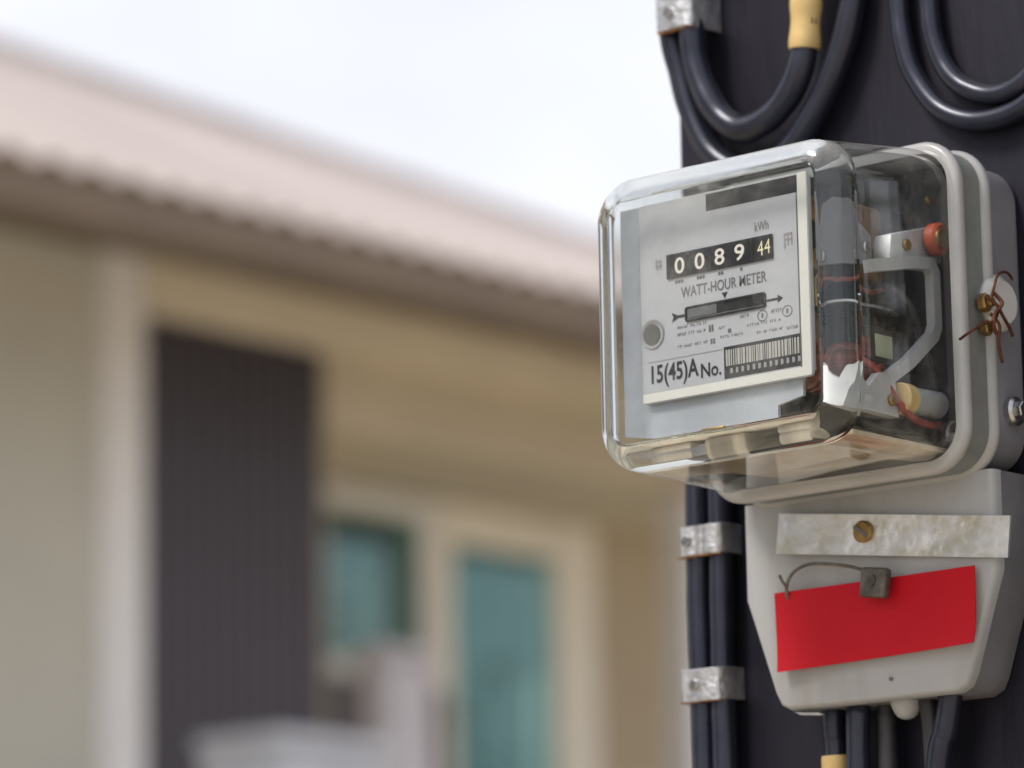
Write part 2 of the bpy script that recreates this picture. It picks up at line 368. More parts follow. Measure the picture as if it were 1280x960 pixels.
# two pale cabinets on the terrace
def cabinet(name, x0, x1, y0, y1, z1, mt, label):
    c = empty(name, FH, ((x0+x1)/2, (y0+y1)/2, TZ), label, 'cabinet')
    def part(n, *q, bev=.008, mtt=mt): return build(n, box(B(), *q, bev), mtt, c, smooth=False)
    part('body', x0+.01, x1-.01, y0+.02, y1, TZ+.06, z1-.03)
    part('top', x0, x1, y0, y1+.005, z1-.028, z1)
    xm = (x0+x1)/2
    for a, b, hx in ((x0+.015, xm-.003, xm-.03), (xm+.003, x1-.015, xm+.03)):
        d = part('door', a, b, y0+.002, y0+.019, TZ+.08, z1-.05)
        h_ = build('handle', box(B(), hx-.006, hx+.006, y0-.025, y0+.001, TZ+.7, TZ+.85, .003), 'galv', c); h_.parent = d
    for a in (x0+.03, x1-.07):
        for b in (y0+.04, y1-.08): part('foot', a, a+.04, b, b+.04, TZ, TZ+.06)
cabinet('storage_cabinet', -.26, .05, -.66, -.45, 2.335, 'cab_b', 'blurred pale blue-grey flat-topped cabinet in front of the dark slatted door')
cabinet('tall_cabinet', .83, 1.01, .06, .15, 2.66, 'cab_l', 'blurred lilac-grey cabinet standing in front of the teal windows')

# unseen trees added to darken the pane and cover reflections and the right side
MT['bark'] = mat('brown_bark', (.12, .085, .06), .9, var=.3, scale=12, bump=.6)
MT['leaf'] = mat('green_leaf', (.075, .13, .035), .55, var=.3, scale=1.5)
def tree(x, y, H, label, seed):
    rn = random.Random(seed); k = Frame(); k.m = Matrix.Identity(4); k.k = 1.0
    tz = empty('tree', k, (x, y, 0), label, 'tree', 'unseen trees added for reflections and shade')
    bm = B(); tube(bm, [(x, y, 0), (x+.08, y, H*.25), (x-.05, y+.1, H*.55), (x+.05, y, H*.85)], lambda u: .16*(1-.8*u), 12, 6)
    tips = []
    for q in range(9):
        a = rn.uniform(0, 6.28); h0 = H*rn.uniform(.2, .6); ln = H*rn.uniform(.2, .34)
        p1 = Vector((x+math.cos(a)*ln, y+math.sin(a)*ln, h0+ln*rn.uniform(.3, .9))); tips.append(p1)
        tube(bm, [(x, y, h0), tuple((Vector((x, y, h0))+p1)/2+Vector((0, 0, -.1))), tuple(p1)], lambda u: .06*(1-.7*u), 8, 5)
    build('trunk', bm, 'bark', tz)
    bm = B()
    for q in range(70):
        c = rn.choice(tips)+Vector((rn.gauss(0, .5), rn.gauss(0, .5), rn.gauss(.15, .5)))
        for j in range(110):
            p = c+Vector((rn.gauss(0, .26), rn.gauss(0, .26), rn.gauss(0, .22))); d = Vector((rn.gauss(0, 1), rn.gauss(0, 1), rn.gauss(-.3, .6))).normalized(); sd_ = d.orthogonal().normalized()*.035
            bm.faces.new([bm.verts.new(v) for v in (p, p+d*.06+sd_, p+d*.14, p+d*.06-sd_)])
    o = build('crown', bm, 'leaf', tz, smooth=False)
tree(4.7, 1.7, 6.2, 'added unseen leafy green tree nearest the post on its right side', 3)
tree(5.6, -1.3, 6.8, 'added unseen tall leafy green tree farther right, past the nearest tree', 5)
tree(10.5, 9.4, 4.2, 'added unseen lower leafy green tree to the right, on the house side', 9)
tree(-7.4, -1.6, 5.4, 'added unseen leafy green tree left of the camera, facing the meter nameplate', 21)
tree(-8.4, 1.1, 5.8, 'added unseen taller leafy green tree left of the camera, near the house corner', 22)

# ================================================================== post (millimetres in the meter frame)
PF = 107.0     # the post's front plane
post = empty('utility_post', FM, (8, 217, GZ), 'black painted square post carrying the electricity meter and cables', 'post')
bm = B(); prism(bm, [(-102, PF), (122, PF), (122, 327), (-102, 327)], 'z', GZ+1, 1450, 5, 3)
build('shaft', bm, 'post', post)
bm = B(); prism(bm, [(-106, PF-4), (126, PF-4), (126, 331), (-106, 331)], 'z', 1452, 1480, 3); build('cap', bm, 'base', post)

# ------------------------------------------------------------------ cables
def cable(P, r, label, mt='cable', sleeve=None, name='cable'):
    lo = min(P, key=lambda p: p[2])
    c = empty(name, FM, lo, label, 'cable', 'black cables fixed to the post')
    rn = random.Random(int(abs(P[3][0]*37+P[3][2]*11)))
    P2 = [Vector(p)+Vector((rn.uniform(-.3, .3), rn.uniform(-.25, .15), 0)) for p in P]; f1, f2, f3 = (rn.uniform(0, 6) for _ in range(3))
    build('sheath', tube(B(), P2, lambda u: r*(1+.018*math.sin(u*40+f1)+.010*math.sin(u*93+f2)), 20, 14), mt, c)
    if sleeve:
        q = build('marker_sleeve', tube(B(), sleeve[:2], lambda u: sleeve[2]*(1+.05*math.sin(u*9)), 18, 12), 'yellow', c)
        if len(sleeve) > 3: build('tape_tail', sleeve[3], 'yellow', c)
    return c
tail = box(B(), -37.5, -33, 95, 96, 108.5, 111.5, .3)
UP = 1400
cable([(-91, 97, UP), (-92, 97, 400), (-95.5, 98, 170), (-96, 99, 136), (-93.5, 101, 118.7), (-88.5, 101, 101.9), (-81, 101, 86), (-69, 101, 76), (-56, 101, 73), (-44, 101, 77.5), (-33, 101, 88), (-21.4, 101, 104), (-13.5, 101, 121), (-10, 101, 140), (-8.5, 101, 180), (-8, 101, 400), (-8, 101, UP)], 4.9,
      'black cable in the wider outer loop behind the yellow-marked cable')
cable([(-83, 96, UP), (-83, 96, 400), (-84.5, 96.5, 170), (-84, 96.5, 133), (-82.3, 96.5, 119), (-77.3, 96.5, 105.4), (-70, 96.5, 95), (-60.5, 96.5, 89.2), (-50, 96.5, 90.6), (-40.6, 96.5, 96.4), (-33.8, 96.5, 105.5), (-30.4, 96.5, 117), (-29.4, 96.5, 133), (-29, 97, 180), (-29, 99, 400), (-29, 99, UP)], 5.2,
      'black cable looped below the top clamp with a yellow marker sleeve', sleeve=((-30.8, 96.5, 114), (-29.3, 96.5, 133), 5.9, tail))
cable([(8, 102, UP), (8, 102, 300), (8.3, 102, 150), (8.9, 102, 126), (10, 102, 110.8), (14.2, 102, 96.7), (25.6, 102, 81.5), (42.5, 102, 74), (62, 102, 76), (78, 102, 88), (86, 102, 106), (88, 102, 130), (88, 102, 300), (88, 102, UP)], 3.9,
      'black cable forming the outer of two nested loops above the meter rim')
cable([(21.5, 102, UP), (21.5, 102, 300), (21.7, 102, 150), (22.2, 102, 123.5), (23.6, 102, 109.6), (28, 102, 97), (36.3, 102, 88), (48.5, 102, 82.5), (61, 102, 84.5), (71, 102, 94), (75, 102, 108), (76, 102, 130), (76, 102, 300), (76, 102, UP)], 3.7,
      'thin black cable forming the inner of two nested loops at upper right')
cable([(-90.5, 101, 60), (-90.8, 101, 0), (-90.9, 101, -52), (-91.2, 101, -86), (-90.6, 101, -130), (-90.3, 101, -150), (-90, 101, -500), (-90, 101, GZ)], 4.7,
      'left one of two straight black cables clamped to the post edge')
cable([(-80, 101, 60), (-80.2, 101, 0), (-80.3, 101, -54), (-80.6, 101, -87), (-80.8, 101, -131), (-80.9, 101, -150), (-80.5, 101, -500), (-80, 101, GZ)], 4.7,
      'right one of two straight black cables clamped to the post edge')
cable([(-27.5, 97, -118), (-27.8, 97, -140), (-28, 98, -156), (-28, 99, -260), (-28, 101, -500), (-28, 101, GZ)], 4.2,
      'black cable with yellow marker below the terminal cover', sleeve=((-27.9, 98, -149.5), (-28, 99, -172), 5.3))
cable([(-14, 95, -118), (-14.2, 94, -132), (-15.5, 94, -155), (-17, 96, -260), (-18, 101, -500), (-18, 101, GZ)], 4.4,
      'glossy black cable beside the yellow-marked one under the terminal cover')
cable([(-5, 99, -118), (-5, 99, -134), (-5.3, 99, -156), (-6, 100, -260), (-7, 102, -500), (-7, 102, GZ)], 3.4,
      'dull black cable hanging under the middle of the terminal cover', 'cable_dusty')
cable([(12, 97, -118), (13.5, 97, -130), (15, 98, -157), (16, 99, -260), (14, 102, -500), (14, 102, GZ)], 3.6,
      'straight greyish cable under the right half of the terminal cover', 'cable_dusty')
cable([(27, 94, -118), (26, 94, -132), (23, 94, -145), (19.5, 94, -158), (8, 97, -230), (4, 101, -500), (4, 101, GZ)], 4.3,
      'slanting glossy black cable, rightmost under the terminal cover')

# ------------------------------------------------------------------ cable clamps: bent steel straps with a nail
def strap(zc, h, prof, label, nail, zr=0.):
    lo = zc-h/2
    c = empty('cable_clamp', FM, (-84, PF, lo), label, 'clamp', 'metal clamps holding the cables to the post')
    bm = B(); th = .9
    # offset profile outward for thickness
    pts = [Vector((p[0], p[1], 0)) for p in prof]; inn = []
    for i, p in enumerate(pts):
        a = pts[max(i-1, 0)]; b = pts[min(i+1, len(pts)-1)]; d = (b-a).normalized(); nrm = Vector((-d.y, d.x, 0)); inn.append(p+nrm*th)
    out = [(p.x, p.y) for p in pts] + [(p.x, p.y) for p in reversed(inn)]
    prism(bm, out, 'z', lo, zc+h/2, .22, 1)
    for v in bm.verts: v.co.z += zr*(v.co.x+84) + .35*math.sin(v.co.x*.9)
    build('strap', bm, 'galv', c, angle=25)
    bm = B(); cyl(bm, (nail[0], nail[1]-1.2, zc), (nail[0], nail[1]+.6, zc), 2.1, 16, bev=.4); build('nail_head', bm, 'steel', c)
    bm = B(); box(bm, prof[2][0]+.5, prof[-3][0], min(p[1] for p in prof)+1.0, min(p[1] for p in prof)+3, lo-.5, lo+.2, .15)
    build('rust_streak', bm, 'rust_edge', c)
strap(139.5, 14, [(-104, PF-.5), (-101, 100), (-97, 91.5), (-95.5, 90.3), (-81, 89.8), (-79.4, 91.0), (-78.4, 99), (-77.4, PF-.5)],
      'bent metal clamp around two cables at the top of the post', (-90, 90))
strap(-64.5, 11, [(-101.5, PF-.3), (-98, 101), (-96.6, 97.5), (-94.5, 94.6), (-91, 93.7), (-87.5, 94.4), (-86, 95.8), (-84.5, 96.0), (-83.4, 95.0), (-80.5, 93.9), (-77.4, 94.3), (-75.8, 95.8), (-75, 99.5), (-74.6, PF-.3)],
      'metal clamp hugging the straight cables just below the clear meter cover', (-91, 94))
strap(-118.5, 12, [(-101.5, PF-.3), (-98, 101), (-96.6, 95.5), (-94, 93.8), (-79.2, 93.4), (-77.6, 94.2), (-76, 99), (-75.2, PF-.3)],
      'flat metal clamp low on the two straight cables, left of the red card', (-89, 94))

# ================================================================== meter
meter = empty('electricity_meter', FM, (0, PF, -134), 'watt-hour meter with clear cover over a white nameplate, mounted on the black post', 'meter')
def mp_(name, bm, mt, parent=None, **k):
    o = build(name, bm, mt, meter, **k)
    if parent: o.parent = parent
    return o
# clear cover, a shell of even thickness
def cover_rings(t):
    def dim(y):
        u = (y-9)/(66-9); return 54.8+u*.8, 52.8+u*(57.0-52.8), -2+2*u, -2.6*(1-u)
    Rg = []
    for y in (67.0, 66.0, 64, 50, 35, 22, 12):
        a, b, c, cx_ = dim(y); Rg.append(rr(a-t, b-t, 16-t, y, cx_, c, 10))
    a, b, c, cx_ = dim(9); fr_ = 9.0
    if t:            # inside, the corner is a plain chamfer: the moulded edge is solid
        for y, d in ((9.5, .3), (5.6, 3.2), (4.0, 5.6), (t+.5, 6.6), (t, 7.2), (t, 9.0), (t, 17)):
            Rg.append(rr(a-t-d, b-t-d, max(12-d, 4), y, cx_, c, 10))
        return Rg
    for k in range(0, 9):
        al = rad(90*k/8); d = (fr_-t)*(1-math.cos(al)); y = fr_-(fr_-t)*math.sin(al)
        Rg.append(rr(a-t-d, b-t-d, max(16-t-d, 3.0), y, cx_, c, 10))
    Rg.append(rr(a-fr_-1.2, b-fr_-1.2, 4.2, t, cx_, c, 10)); Rg.append(rr(a-fr_-9, b-fr_-9, 3.5, t, cx_, c, 10))
    return Rg
bm = B(); out = cover_rings(0); inn = cover_rings(2.2)
Vo = [[bm.verts.new(p) for p in r_] for r_ in out]; Vi = [[bm.verts.new(p) for p in r_] for r_ in inn]; n = len(Vo[0])
for VV in (Vo, Vi):
    for a, b in zip(VV[:-1], VV[1:]):
        for i in range(n):
            q = bm.faces.new((a[i], a[(i+1) % n], b[(i+1) % n], b[i]))
            ys = sorted((a[i].co.y, b[i].co.y)); q.material_index = 1 if (ys[0] > 11.9 or ys[1]-ys[0] < .01) else 0
    bm.faces.new(VV[-1]).material_index = 1
for i in range(n): bm.faces.new((Vo[0][i], Vo[0][(i+1) % n], Vi[0][(i+1) % n], Vi[0][i]))
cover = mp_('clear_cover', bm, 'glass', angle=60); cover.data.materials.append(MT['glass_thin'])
# rim: two lips with a hollow band between
bm = B()
prof = [(64.3, -2.6), (64.3, .2), (64.8, 1.2), (66.2, 1.9), (68.0, 1.8), (69.2, 1.0), (69.8, .2), (72, -.2), (78, -.2), (80.6, .2), (81.4, 1.0), (82.6, 1.8), (84.2, 1.9), (85.2, 1.2), (85.6, .2), (85.6, -2.6), (78, -2.6), (70, -2.6)]
loft(bm, [rr(55.8+d, 57.6+d, 14.5+d, y, 0, 0, 10) for y, d in prof], closed=True)
rim = mp_('cover_rim', bm, 'rim', angle=50)
bm = B(); loft(bm, [rr(55.8+d, 57.6+d, 14.5+d, y, 0, 0, 10) for y, d in ((69.6, -.6), (70.1, .25), (72.5, .1), (78, .1), (80.2, .25), (80.9, -.6))], closed=True)
mp_('rim_band', bm, 'rim_band', rim, angle=50)
# base casing and dark inner plate
bm = B(); loft(bm, [rr(54+d, 55.5+d, 13, y, 0, 0, 8) for y, d in ((85.7, -1), (86.5, 0), (104, 0), (106.5, -.8), (106.9, -1.5))], True, True)
mp_('base_casing', bm, 'base')
bm = B(); loft(bm, [rr(52.5, 54.4, 12, y) for y in (82.0, 85.5)], True, True); mp_('inner_plate', bm, 'inner_dark')
# terminal block and its cover
def tc_ring(y, ins, dz=0):
    base = [(-55.2+ins, -57-dz), (-55.2+ins, -92), (-53.4+ins, -97), (-43.0+ins*.9, -127), (-40.6+ins*.7, -131.6+ins*.5), (-36.5, -133.6+ins), (36.5, -133.6+ins), (40.6-ins*.7, -131.6+ins*.5), (43.0-ins*.9, -127), (53.4-ins, -97), (55.2-ins, -92), (55.2-ins, -57-dz)]
    return [(x, y, z) for x, z in base]
bm = B(); loft(bm, [tc_ring(87.4, 0), tc_ring(85, 0), tc_ring(83.6, .35), tc_ring(82.7, 1.0), tc_ring(82.3, 1.9)], True, True)
tcov = mp_('terminal_cover', bm, 'tcover', angle=40)
MT['tblock'] = mat('dark_grey_terminal_block', (.17, .17, .19), .45, var=.15, scale=30)
bm = B(); loft(bm, [tc_ring(87.6, .5), tc_ring(98, .2), tc_ring(105.6, .0), tc_ring(106.6, .6)], True, True); mp_('terminal_block', bm, 'tblock', angle=40)
bm = B(); cyl(bm, (9, 81.6, -126.5), (9, 83, -126.5), .7, 12); mp_('moulding_mark', bm, 'hole', tcov)
bm = B()
tube(bm, [(6, 95, -130), (6, 95, -135), (6.3, 94.6, -139.5)], lambda u: 6.2*math.sqrt(max(.02, 1-u**2)), 16, 8); mp_('terminal_cover_boss', bm, 'tcover', tcov)
bm = B(); prism(bm, [(-36, -133.9), (-32, -134.6), (-25, -135.2), (-23, -136), (-25, -136.2), (-33, -135.4)], 'y', 84, 86, .3); mp_('moulding_flash', bm, 'tcover', tcov)
# loose zinc strip held by a screw
bm = B(); nx, nz = 24, 4
def sp(i, j, y):
    u = i/nx-.5; v = j/nz-.5; x = u*100; z = v*14.6; a = rad(-7.2)
    return (13.0+x*math.cos(a)-z*math.sin(a), y+1.2*math.sin(u*5.0)*.6+.5*u, -76.0+x*math.sin(a)+z*math.cos(a))
fr0 = [[bm.verts.new(sp(i, j, 79.2)) for j in range(nz+1)] for i in range(nx+1)]; bk = [[bm.verts.new(sp(i, j, 80.2)) for j in range(nz+1)] for i in range(nx+1)]
for i in range(nx):
    for j in range(nz):
        bm.faces.new((fr0[i][j], fr0[i+1][j], fr0[i+1][j+1], fr0[i][j+1])); bm.faces.new((bk[i][j], bk[i][j+1], bk[i+1][j+1], bk[i+1][j]))
    bm.faces.new((fr0[i][0], bk[i][0], bk[i+1][0], fr0[i+1][0])); bm.faces.new((fr0[i][nz], fr0[i+1][nz], bk[i+1][nz], bk[i][nz]))
for j in range(nz):
    bm.faces.new((fr0[0][j], fr0[0][j+1], bk[0][j+1], bk[0][j])); bm.faces.new((fr0[nx][j], bk[nx][j], bk[nx][j+1], fr0[nx][j+1]))
stp = mp_('zinc_strip', bm, 'galv_stained', label='bare stained zinc strip across the terminal cover')
bm = B(); cyl(bm, (2.0, 76.6, -73.6), (2.0, 79.6, -73.6), 4.0, 20, bev=.7); scr = mp_('screw', bm, 'brass', stp)
bm = B(); box(bm, -1.6, 5.4, 76.2, 76.8, -74.3, -72.9); bmesh.ops.rotate(bm, verts=bm.verts, cent=(2, 76.5, -73.6), matrix=Matrix.Rotation(.6, 3, 'Y')); mp_('screw_slot', bm, 'hole', stp)
bm = B(); cyl(bm, (2, 79.9, -74), (2, 82.4, -74), 3, 12); mp_('screw_shank', bm, 'brass', stp)
# seal lug on the rim, brass nut, rusty seal wire
bm = B(); cyl(bm, (52, 88, 2.4), (59.6, 88, 2.4), 10.2, 32, bev=2.6); lug = mp_('seal_lug', bm, 'lug')
bm = B(); cyl(bm, (57, 76.5, .5), (60.6, 76.5, .5), 3.4, 6, bev=.6); cyl(bm, (60.5, 76.5, .5), (62.4, 76.5, .5), 1.9, 14, bev=.5); mp_('seal_nut', bm, 'brass', lug)
bm = B(); cyl(bm, (57, 77, -8.5), (60.6, 77, -8.5), 2.8, 6, bev=.6); mp_('seal_nut', bm, 'brass', lug)
bm = B()
tube(bm, [(61, 76, -2), (62.5, 77, 5), (62.5, 80, 10.5), (62, 86, 12.4), (61, 91, 10.8)], .5, 8)
tube(bm, [(61.5, 73, 2), (63.5, 77, -1), (63, 81, -4), (62, 86.5, -7.5), (61.5, 89, -10)], .62, 8)
tube(bm, [(62.5, 79, -3), (63.5, 75, -7), (62.5, 70, -8.5), (61, 63, -12.5), (60.5, 58, -15.5)], .55, 8)
tube(bm, [(62, 75, -4), (63.6, 78, -8), (63, 78, -13), (62, 80, -17), (61.5, 82, -20.5)], .6, 8)
tube(bm, [(61.5, 78, 4), (64, 79.5, 0), (63.5, 76, -4), (63.5, 74.5, -8), (62.5, 77.5, -11)], .75, 8)
mp_('seal_wire', bm, 'copper_wire', lug, label='rusty twisted copper wire tied through the lug')
bm = B(); cyl(bm, (53, 97, -35), (57.5, 97, -35), 5.2, 20, bev=1); cyl(bm, (57, 97, -35), (60, 97, -35), 3.2, 6, bev=.4); mp_('mounting_screw', bm, 'steel')

# ---- nameplate
Y0 = 11.8
bm = B(); loft(bm, [rr(37.4+d, 35.95+d, 1.6, y, -6.1, 5.6, 4) for y, d in ((13.2, 0), (12.1, 0), (11.8, -.3))], True, True)
plate = mp_('nameplate', bm, 'plate')
def pr(name, bm, mt, **k): return mp_(name, bm, mt, plate, smooth=False, **k)
yp = Y0-.06; yt = Y0-.14
bm = B(); sheet(bm, 27.2, 31.0, -30.0, 41.3, yp); sheet(bm, -43.2, 27.19, -30.0, -26.8, yp); pr('printed_border', bm, 'plate_edge')
pr('printed_bar', sheet(B(), -12.9, 27.1, 34.6, 40.7, yp), 'ink')
bm = B(); sheet(bm, 26.5, 26.95, -26.8, 34.5, yt); pr('printed_line', bm, 'ink_mid')
# counter window, recessed look: raised dark bezel with drums
bm = box(B(), -30.9, 16.2, Y0-.75, Y0-.02, 12.9, 21.7, .25); cw = pr('counter_window', bm, 'window_dark')
yc = Y0-.82
for x, ch, w in ((-24.8, '0', 4.4), (-15.8, '0', 4.4), (-6.9, '8', 4.4), (1.9, '9', 4.4)):
    pr('digit', text_bm(ch, x-w/2, x+w/2, 14.3+.012*(x+6), 20.2+.012*(x+6), yc, bold=.012), 'digit')
pr('digit', text_bm('4', 9.8, 12.4, 14.6, 19.8, yc), 'digit_y'); pr('digit', text_bm('4', 12.9, 15.4, 14.9, 20.1, yc), 'digit_y')
for x in (-20.3, -11.3, -2.4, 7.0): pr('drum_gap', sheet(B(), x-.2, x+.2, 13.2, 21.4, yc), 'inner_dark')
pr('lettering', text_bm('kWh', 8.4, 14.4, 23.6, 26.9, yt), 'ink_mid')
pr('lettering', text_bm('WATT-HOUR METER', -25.0, 12.9, 5.3, 9.2, yt, bold=.008), 'ink_mid')
pr('lettering', text_bm('15(45)A', -39.2, -18.0, -25.4, -16.9, yt, bold=.022), 'ink')
pr('lettering', text_bm('No.', -17.0, -8.0, -24.5, -19.4, yt, bold=.022), 'ink')
# unreadable small print: short strokes
def strokes(rects, mt):
    bm = B()
    for q in rects: sheet(bm, *q, yt)
    return pr('small_print', bm, mt, kind='stuff')
strokes([(-36.3, -33.2, 18.0, 18.9), (-36.3, -33.2, 19.6, 20.3), (-36.0, -35.3, 17.2, 21.0), (-34.2, -33.6, 17.2, 21.0)], 'ink_pale')
strokes([(20.8, 21.4, 15.6, 21), (22.3, 22.9, 16.6, 21), (23.9, 24.5, 16.6, 21), (21.4, 24.5, 20.2, 20.9), (21.4, 24.5, 18.3, 18.9)], 'ink_pale')
strokes([(x+d, x+d+1.0, 10.9, 12.0) for x, k in ((-27.5, 3), (-17.8, 3), (-8.2, 2), (1.5, 1)) for d in [i*1.3 for i in range(k)]], 'ink_mid')
bm = B(); bm.faces.new([bm.verts.new(p) for p in ((-6.9, yt, 4.4), (-4.3, yt, 4.4), (-5.6, yt, 2.2))]); pr('pointer_mark', bm, 'ink')
# slot showing the disc edge, with printed arrows
bm = B(); loft(bm, [rr(17.8+d, 2.75+d, 1.0+d, y, -5.4, -1.0, 5) for y, d in ((11.9, 0), (11.2, 0), (11.0, -.3), (11.0, -.7), (11.55, -.75))], False, True)
pr('disc_slot', bm, 'window_dark')
MT['disc_grey'] = mat('disc_edge_grey', (.20, .21, .23), .35, metal=.4, var=.2, scale=60)
pr('disc_edge', box(B(), -22.0, -9.0, 11.25, 11.5, -2.4, .9), 'disc_grey')
pr('disc_edge', box(B(), -22.0, 11.5, 11.1, 11.3, -3.25, -2.7), 'disc_grey')
for q in (((12.6, -1.1), (12.6, -1.9), (17.4, -1.9), (17.4, -2.9), (19.8, -1.5), (17.4, -.1), (17.4, -1.1)), ((-23.6, -.6), (-26.6, -.6), (-29.4, .7), (-28.6, -1.1), (-29.4, -2.8), (-26.6, -1.6), (-23.6, -1.6))):
    bm = B(); bm.faces.new([bm.verts.new((p[0], yt, p[1])) for p in q]); pr('arrow_mark', bm, 'ink')
random.seed(11)
rows = []
for z0, hh_, x0, x1 in ((-5.6, 1.2, -27, -14), (-8.2, 1.2, -27, -15), (-12.4, 1.0, -27, -14), (-8.4, 1.0, -8.5, -5.5), (-11.8, 1.0, -8, 3), (-6.0, 1.3, 1, 5), (-9.4, 1.0, 4, 18), (-12.6, 1.0, 8, 19), (-6.2, 1.3, 14.5, 19.5), (-13.0, 1.2, 21, 26)):
    x = x0
    while x < x1:                                     # letter-sized marks in words
        for q in range(random.randint(2, 5)):
            if x > x1: break
            lw = .18; cw_ = random.uniform(.45, .75)
            rows.append((x, x+lw, z0, z0+hh_))
            k2 = random.random()
            if k2 < .5: rows.append((x+lw, x+cw_, z0+hh_-.2, z0+hh_))
            if k2 > .3: rows.append((x+lw, x+cw_, z0+hh_*.42, z0+hh_*.42+.2))
            if k2 > .6: rows.append((x+cw_-.02, x+cw_+lw-.02, z0, z0+hh_*random.choice((.5, 1))))
            x += cw_+.42
        x += .8
strokes(rows, 'ink_mid')
strokes([(-13.0, -12.2, -8.6, -6.2), (-11.8, -11.0, -8.6, -6.2), (-12.4, -11.6, -13.0, -11.2), (-11.2, -10.4, -13.0, -11.2), (-4.6, -3.2, -10.2, -8.8)], 'ink_mid')
bm = B()
N = 24
for cx_ in (10.6, 21.4):                             # two round approval marks
    for k in range(N):
        a0, a1 = 2*math.pi*k/N, 2*math.pi*(k+1)/N
        bm.faces.new([bm.verts.new((cx_+r_*math.cos(a_), yt-.02, -6.4+r_*.9*math.sin(a_))) for r_, a_ in ((1.9, a0), (2.2, a0), (2.2, a1), (1.9, a1))])
pr('approval_mark', bm, 'ink_mid', kind='stuff')
strokes([(10.2, 11.0, -7.2, -5.6), (21.0, 21.8, -7.2, -5.6)], 'ink_mid')
# viewing hole at the left edge
bm = B(); N = 28
for r0, r1, y in ((4.1, 5.2, yt-.05),):
    a = [bm.verts.new((-38.2+r0*math.cos(2*math.pi*k/N), y, -5.7+r0*math.sin(2*math.pi*k/N))) for k in range(N)]
    b = [bm.verts.new((-38.2+r1*math.cos(2*math.pi*k/N), y-.25, -5.7+r1*math.sin(2*math.pi*k/N))) for k in range(N)]
    for k in range(N): bm.faces.new((a[k], a[(k+1) % N], b[(k+1) % N], b[k]))
pr('hole_ring', bm, 'ink_pale')
bm = B(); cyl(bm, (-38.6, Y0-.3, -5.7), (-38.6, Y0-.02, -5.7), 3.8, 24); pr('view_hole', bm, 'hole')
pr('box_line', sheet(B(), -40.6, -7.2, -15.8, -15.5, yt), 'ink_pale')
# bar code with its dark number strip
pr('barcode_panel', sheet(B(), -6.7, 27.0, -26.3, -15.0, yp-.03), 'ink')
bm = B(); x = -5.8
while x < 26.2:
    w_ = random.choice((.35, .5, .8, 1.1)); sheet(bm, x, min(x+w_, 26.4), -21.9, -16.2, yt-.03); x += w_+random.choice((.25, .35, .5))
pr('barcode', bm, 'barcode')
bm = B(); x = -4.0
while x < 25.5: sheet(bm, x, x+1.1, -24.6, -22.9, yt-.03); sheet(bm, x+.2, x+.5, -24.9, -22.7, yt-.05); x += 2.45
pr('serial_strip', bm, 'ink_pale')

# ---- works behind the nameplate
MT['pale_plate'] = mat('bluish_haze_plate', (.54, .58, .66), .38, metal=.2, var=.1, scale=30)
mp_('haze_plate', prism(B(), [(-54.2, -40), (-40, -42.5), (14, -42.5), (14, -38), (25, -36), (25, 42), (-54.2, 42)], 'y', 14.6, 16.0), 'pale_plate')  # added plate; its pale blue stands in for hazy reflections on the cover
MT['cream_dull'] = mat('dull_cream_shroud', (.40, .34, .26), .55, var=.25, scale=90)
for x0_, x1_, z1_ in ((-45, -26, -48.2), (-20, -2, -46.8), (12, 26, -48)):
    mp_('terminal_shroud', box(B(), x0_, x1_, 18, 34, -50.4, z1_, 1.0, 3), 'cream_dull')
MT['wire_red'] = mat('red_lead_wire', (.36, .05, .03), .45, var=.2, scale=80)
MT['wire_dark'] = mat('dark_lead_wire', (.03, .035, .03), .45, var=.2, scale=80)
for P, r_, mtt in (([(30, 30, -20), (36, 40, -24), (42, 50, -39), (41, 64, -42), (38, 78, -40)], 1.3, 'wire_red'),
                   ([(30, 62, 8), (34, 66, 2), (33, 74, -8), (34, 79, -22), (36, 80, -36)], 1.4, 'wire_dark'),
                   ([(22, 34, -33), (30, 44, -43), (38, 58, -46), (36, 72, -46), (32, 80, -44)], 1.5, 'wire_dark'),
                   ([(28, 22, 2), (33, 30, 6), (34, 42, 3), (31, 54, 6)], .8, 'copper')):
    mp_('lead_wire', tube(B(), P, r_, 10, 8), mtt)
for y, z in ((30, 14), (42, 19), (25, -37), (44, -36), (60, 22), (80, 5), (80, 42)):
    bm = B(); x_ = {30: 33, 42: 33, 25: 40.4, 44: 40.4, 60: 37.5, 80: 34}.get(y)
    cyl(bm, (x_-.2, y, z), (x_+1.6, y, z), 2.1, 12, bev=.4); mp_('small_screw', bm, 'steel' if y % 4 else 'brass')
mp_('register_box', box(B(), -38, 27, 16.2, 36, 6, 40, 1.2), 'lamination')
bm = B()
for y, z, r_ in ((20, 30, 4.5), (27, 21, 5.5), (21, 12, 4)):
    cyl(bm, (27.2, y, z), (28.6, y, z), r_, 20); cyl(bm, (28.6, y, z), (31, y, z), 1.2, 10)
mp_('gear', bm, 'brass')
mp_('plate_bracket', box(B(), 28.6, 30.4, 13.4, 15.5, -28, 40.5, .3), 'inner_grey')
MT['brown_tape'] = mat('brown_winding_tape', (.17, .085, .04), .55, var=.35, scale=90)
MT['green_label'] = mat('pale_green_paper', (.42, .46, .32), .6, var=.15, scale=60)
mp_('winding', box(B(), 20, 30, 38, 58, 9, 36, 2.5, 3), 'brown_tape')
mp_('winding', box(B(), 8, 28, 17, 30, -26, -6, 2.5, 3), 'brown_tape')
mp_('brake_magnet', box(B(), 24, 33, 40, 72, -22, -8, 1.5), 'lamination')
mp_('magnet_sticker', box(B(), 33.0, 33.4, 46, 56, -19, -11, .1), 'green_label')
mp_('magnet_sticker', box(B(), 33.0, 33.4, 36, 43, -20, -13, .1), 'copper')
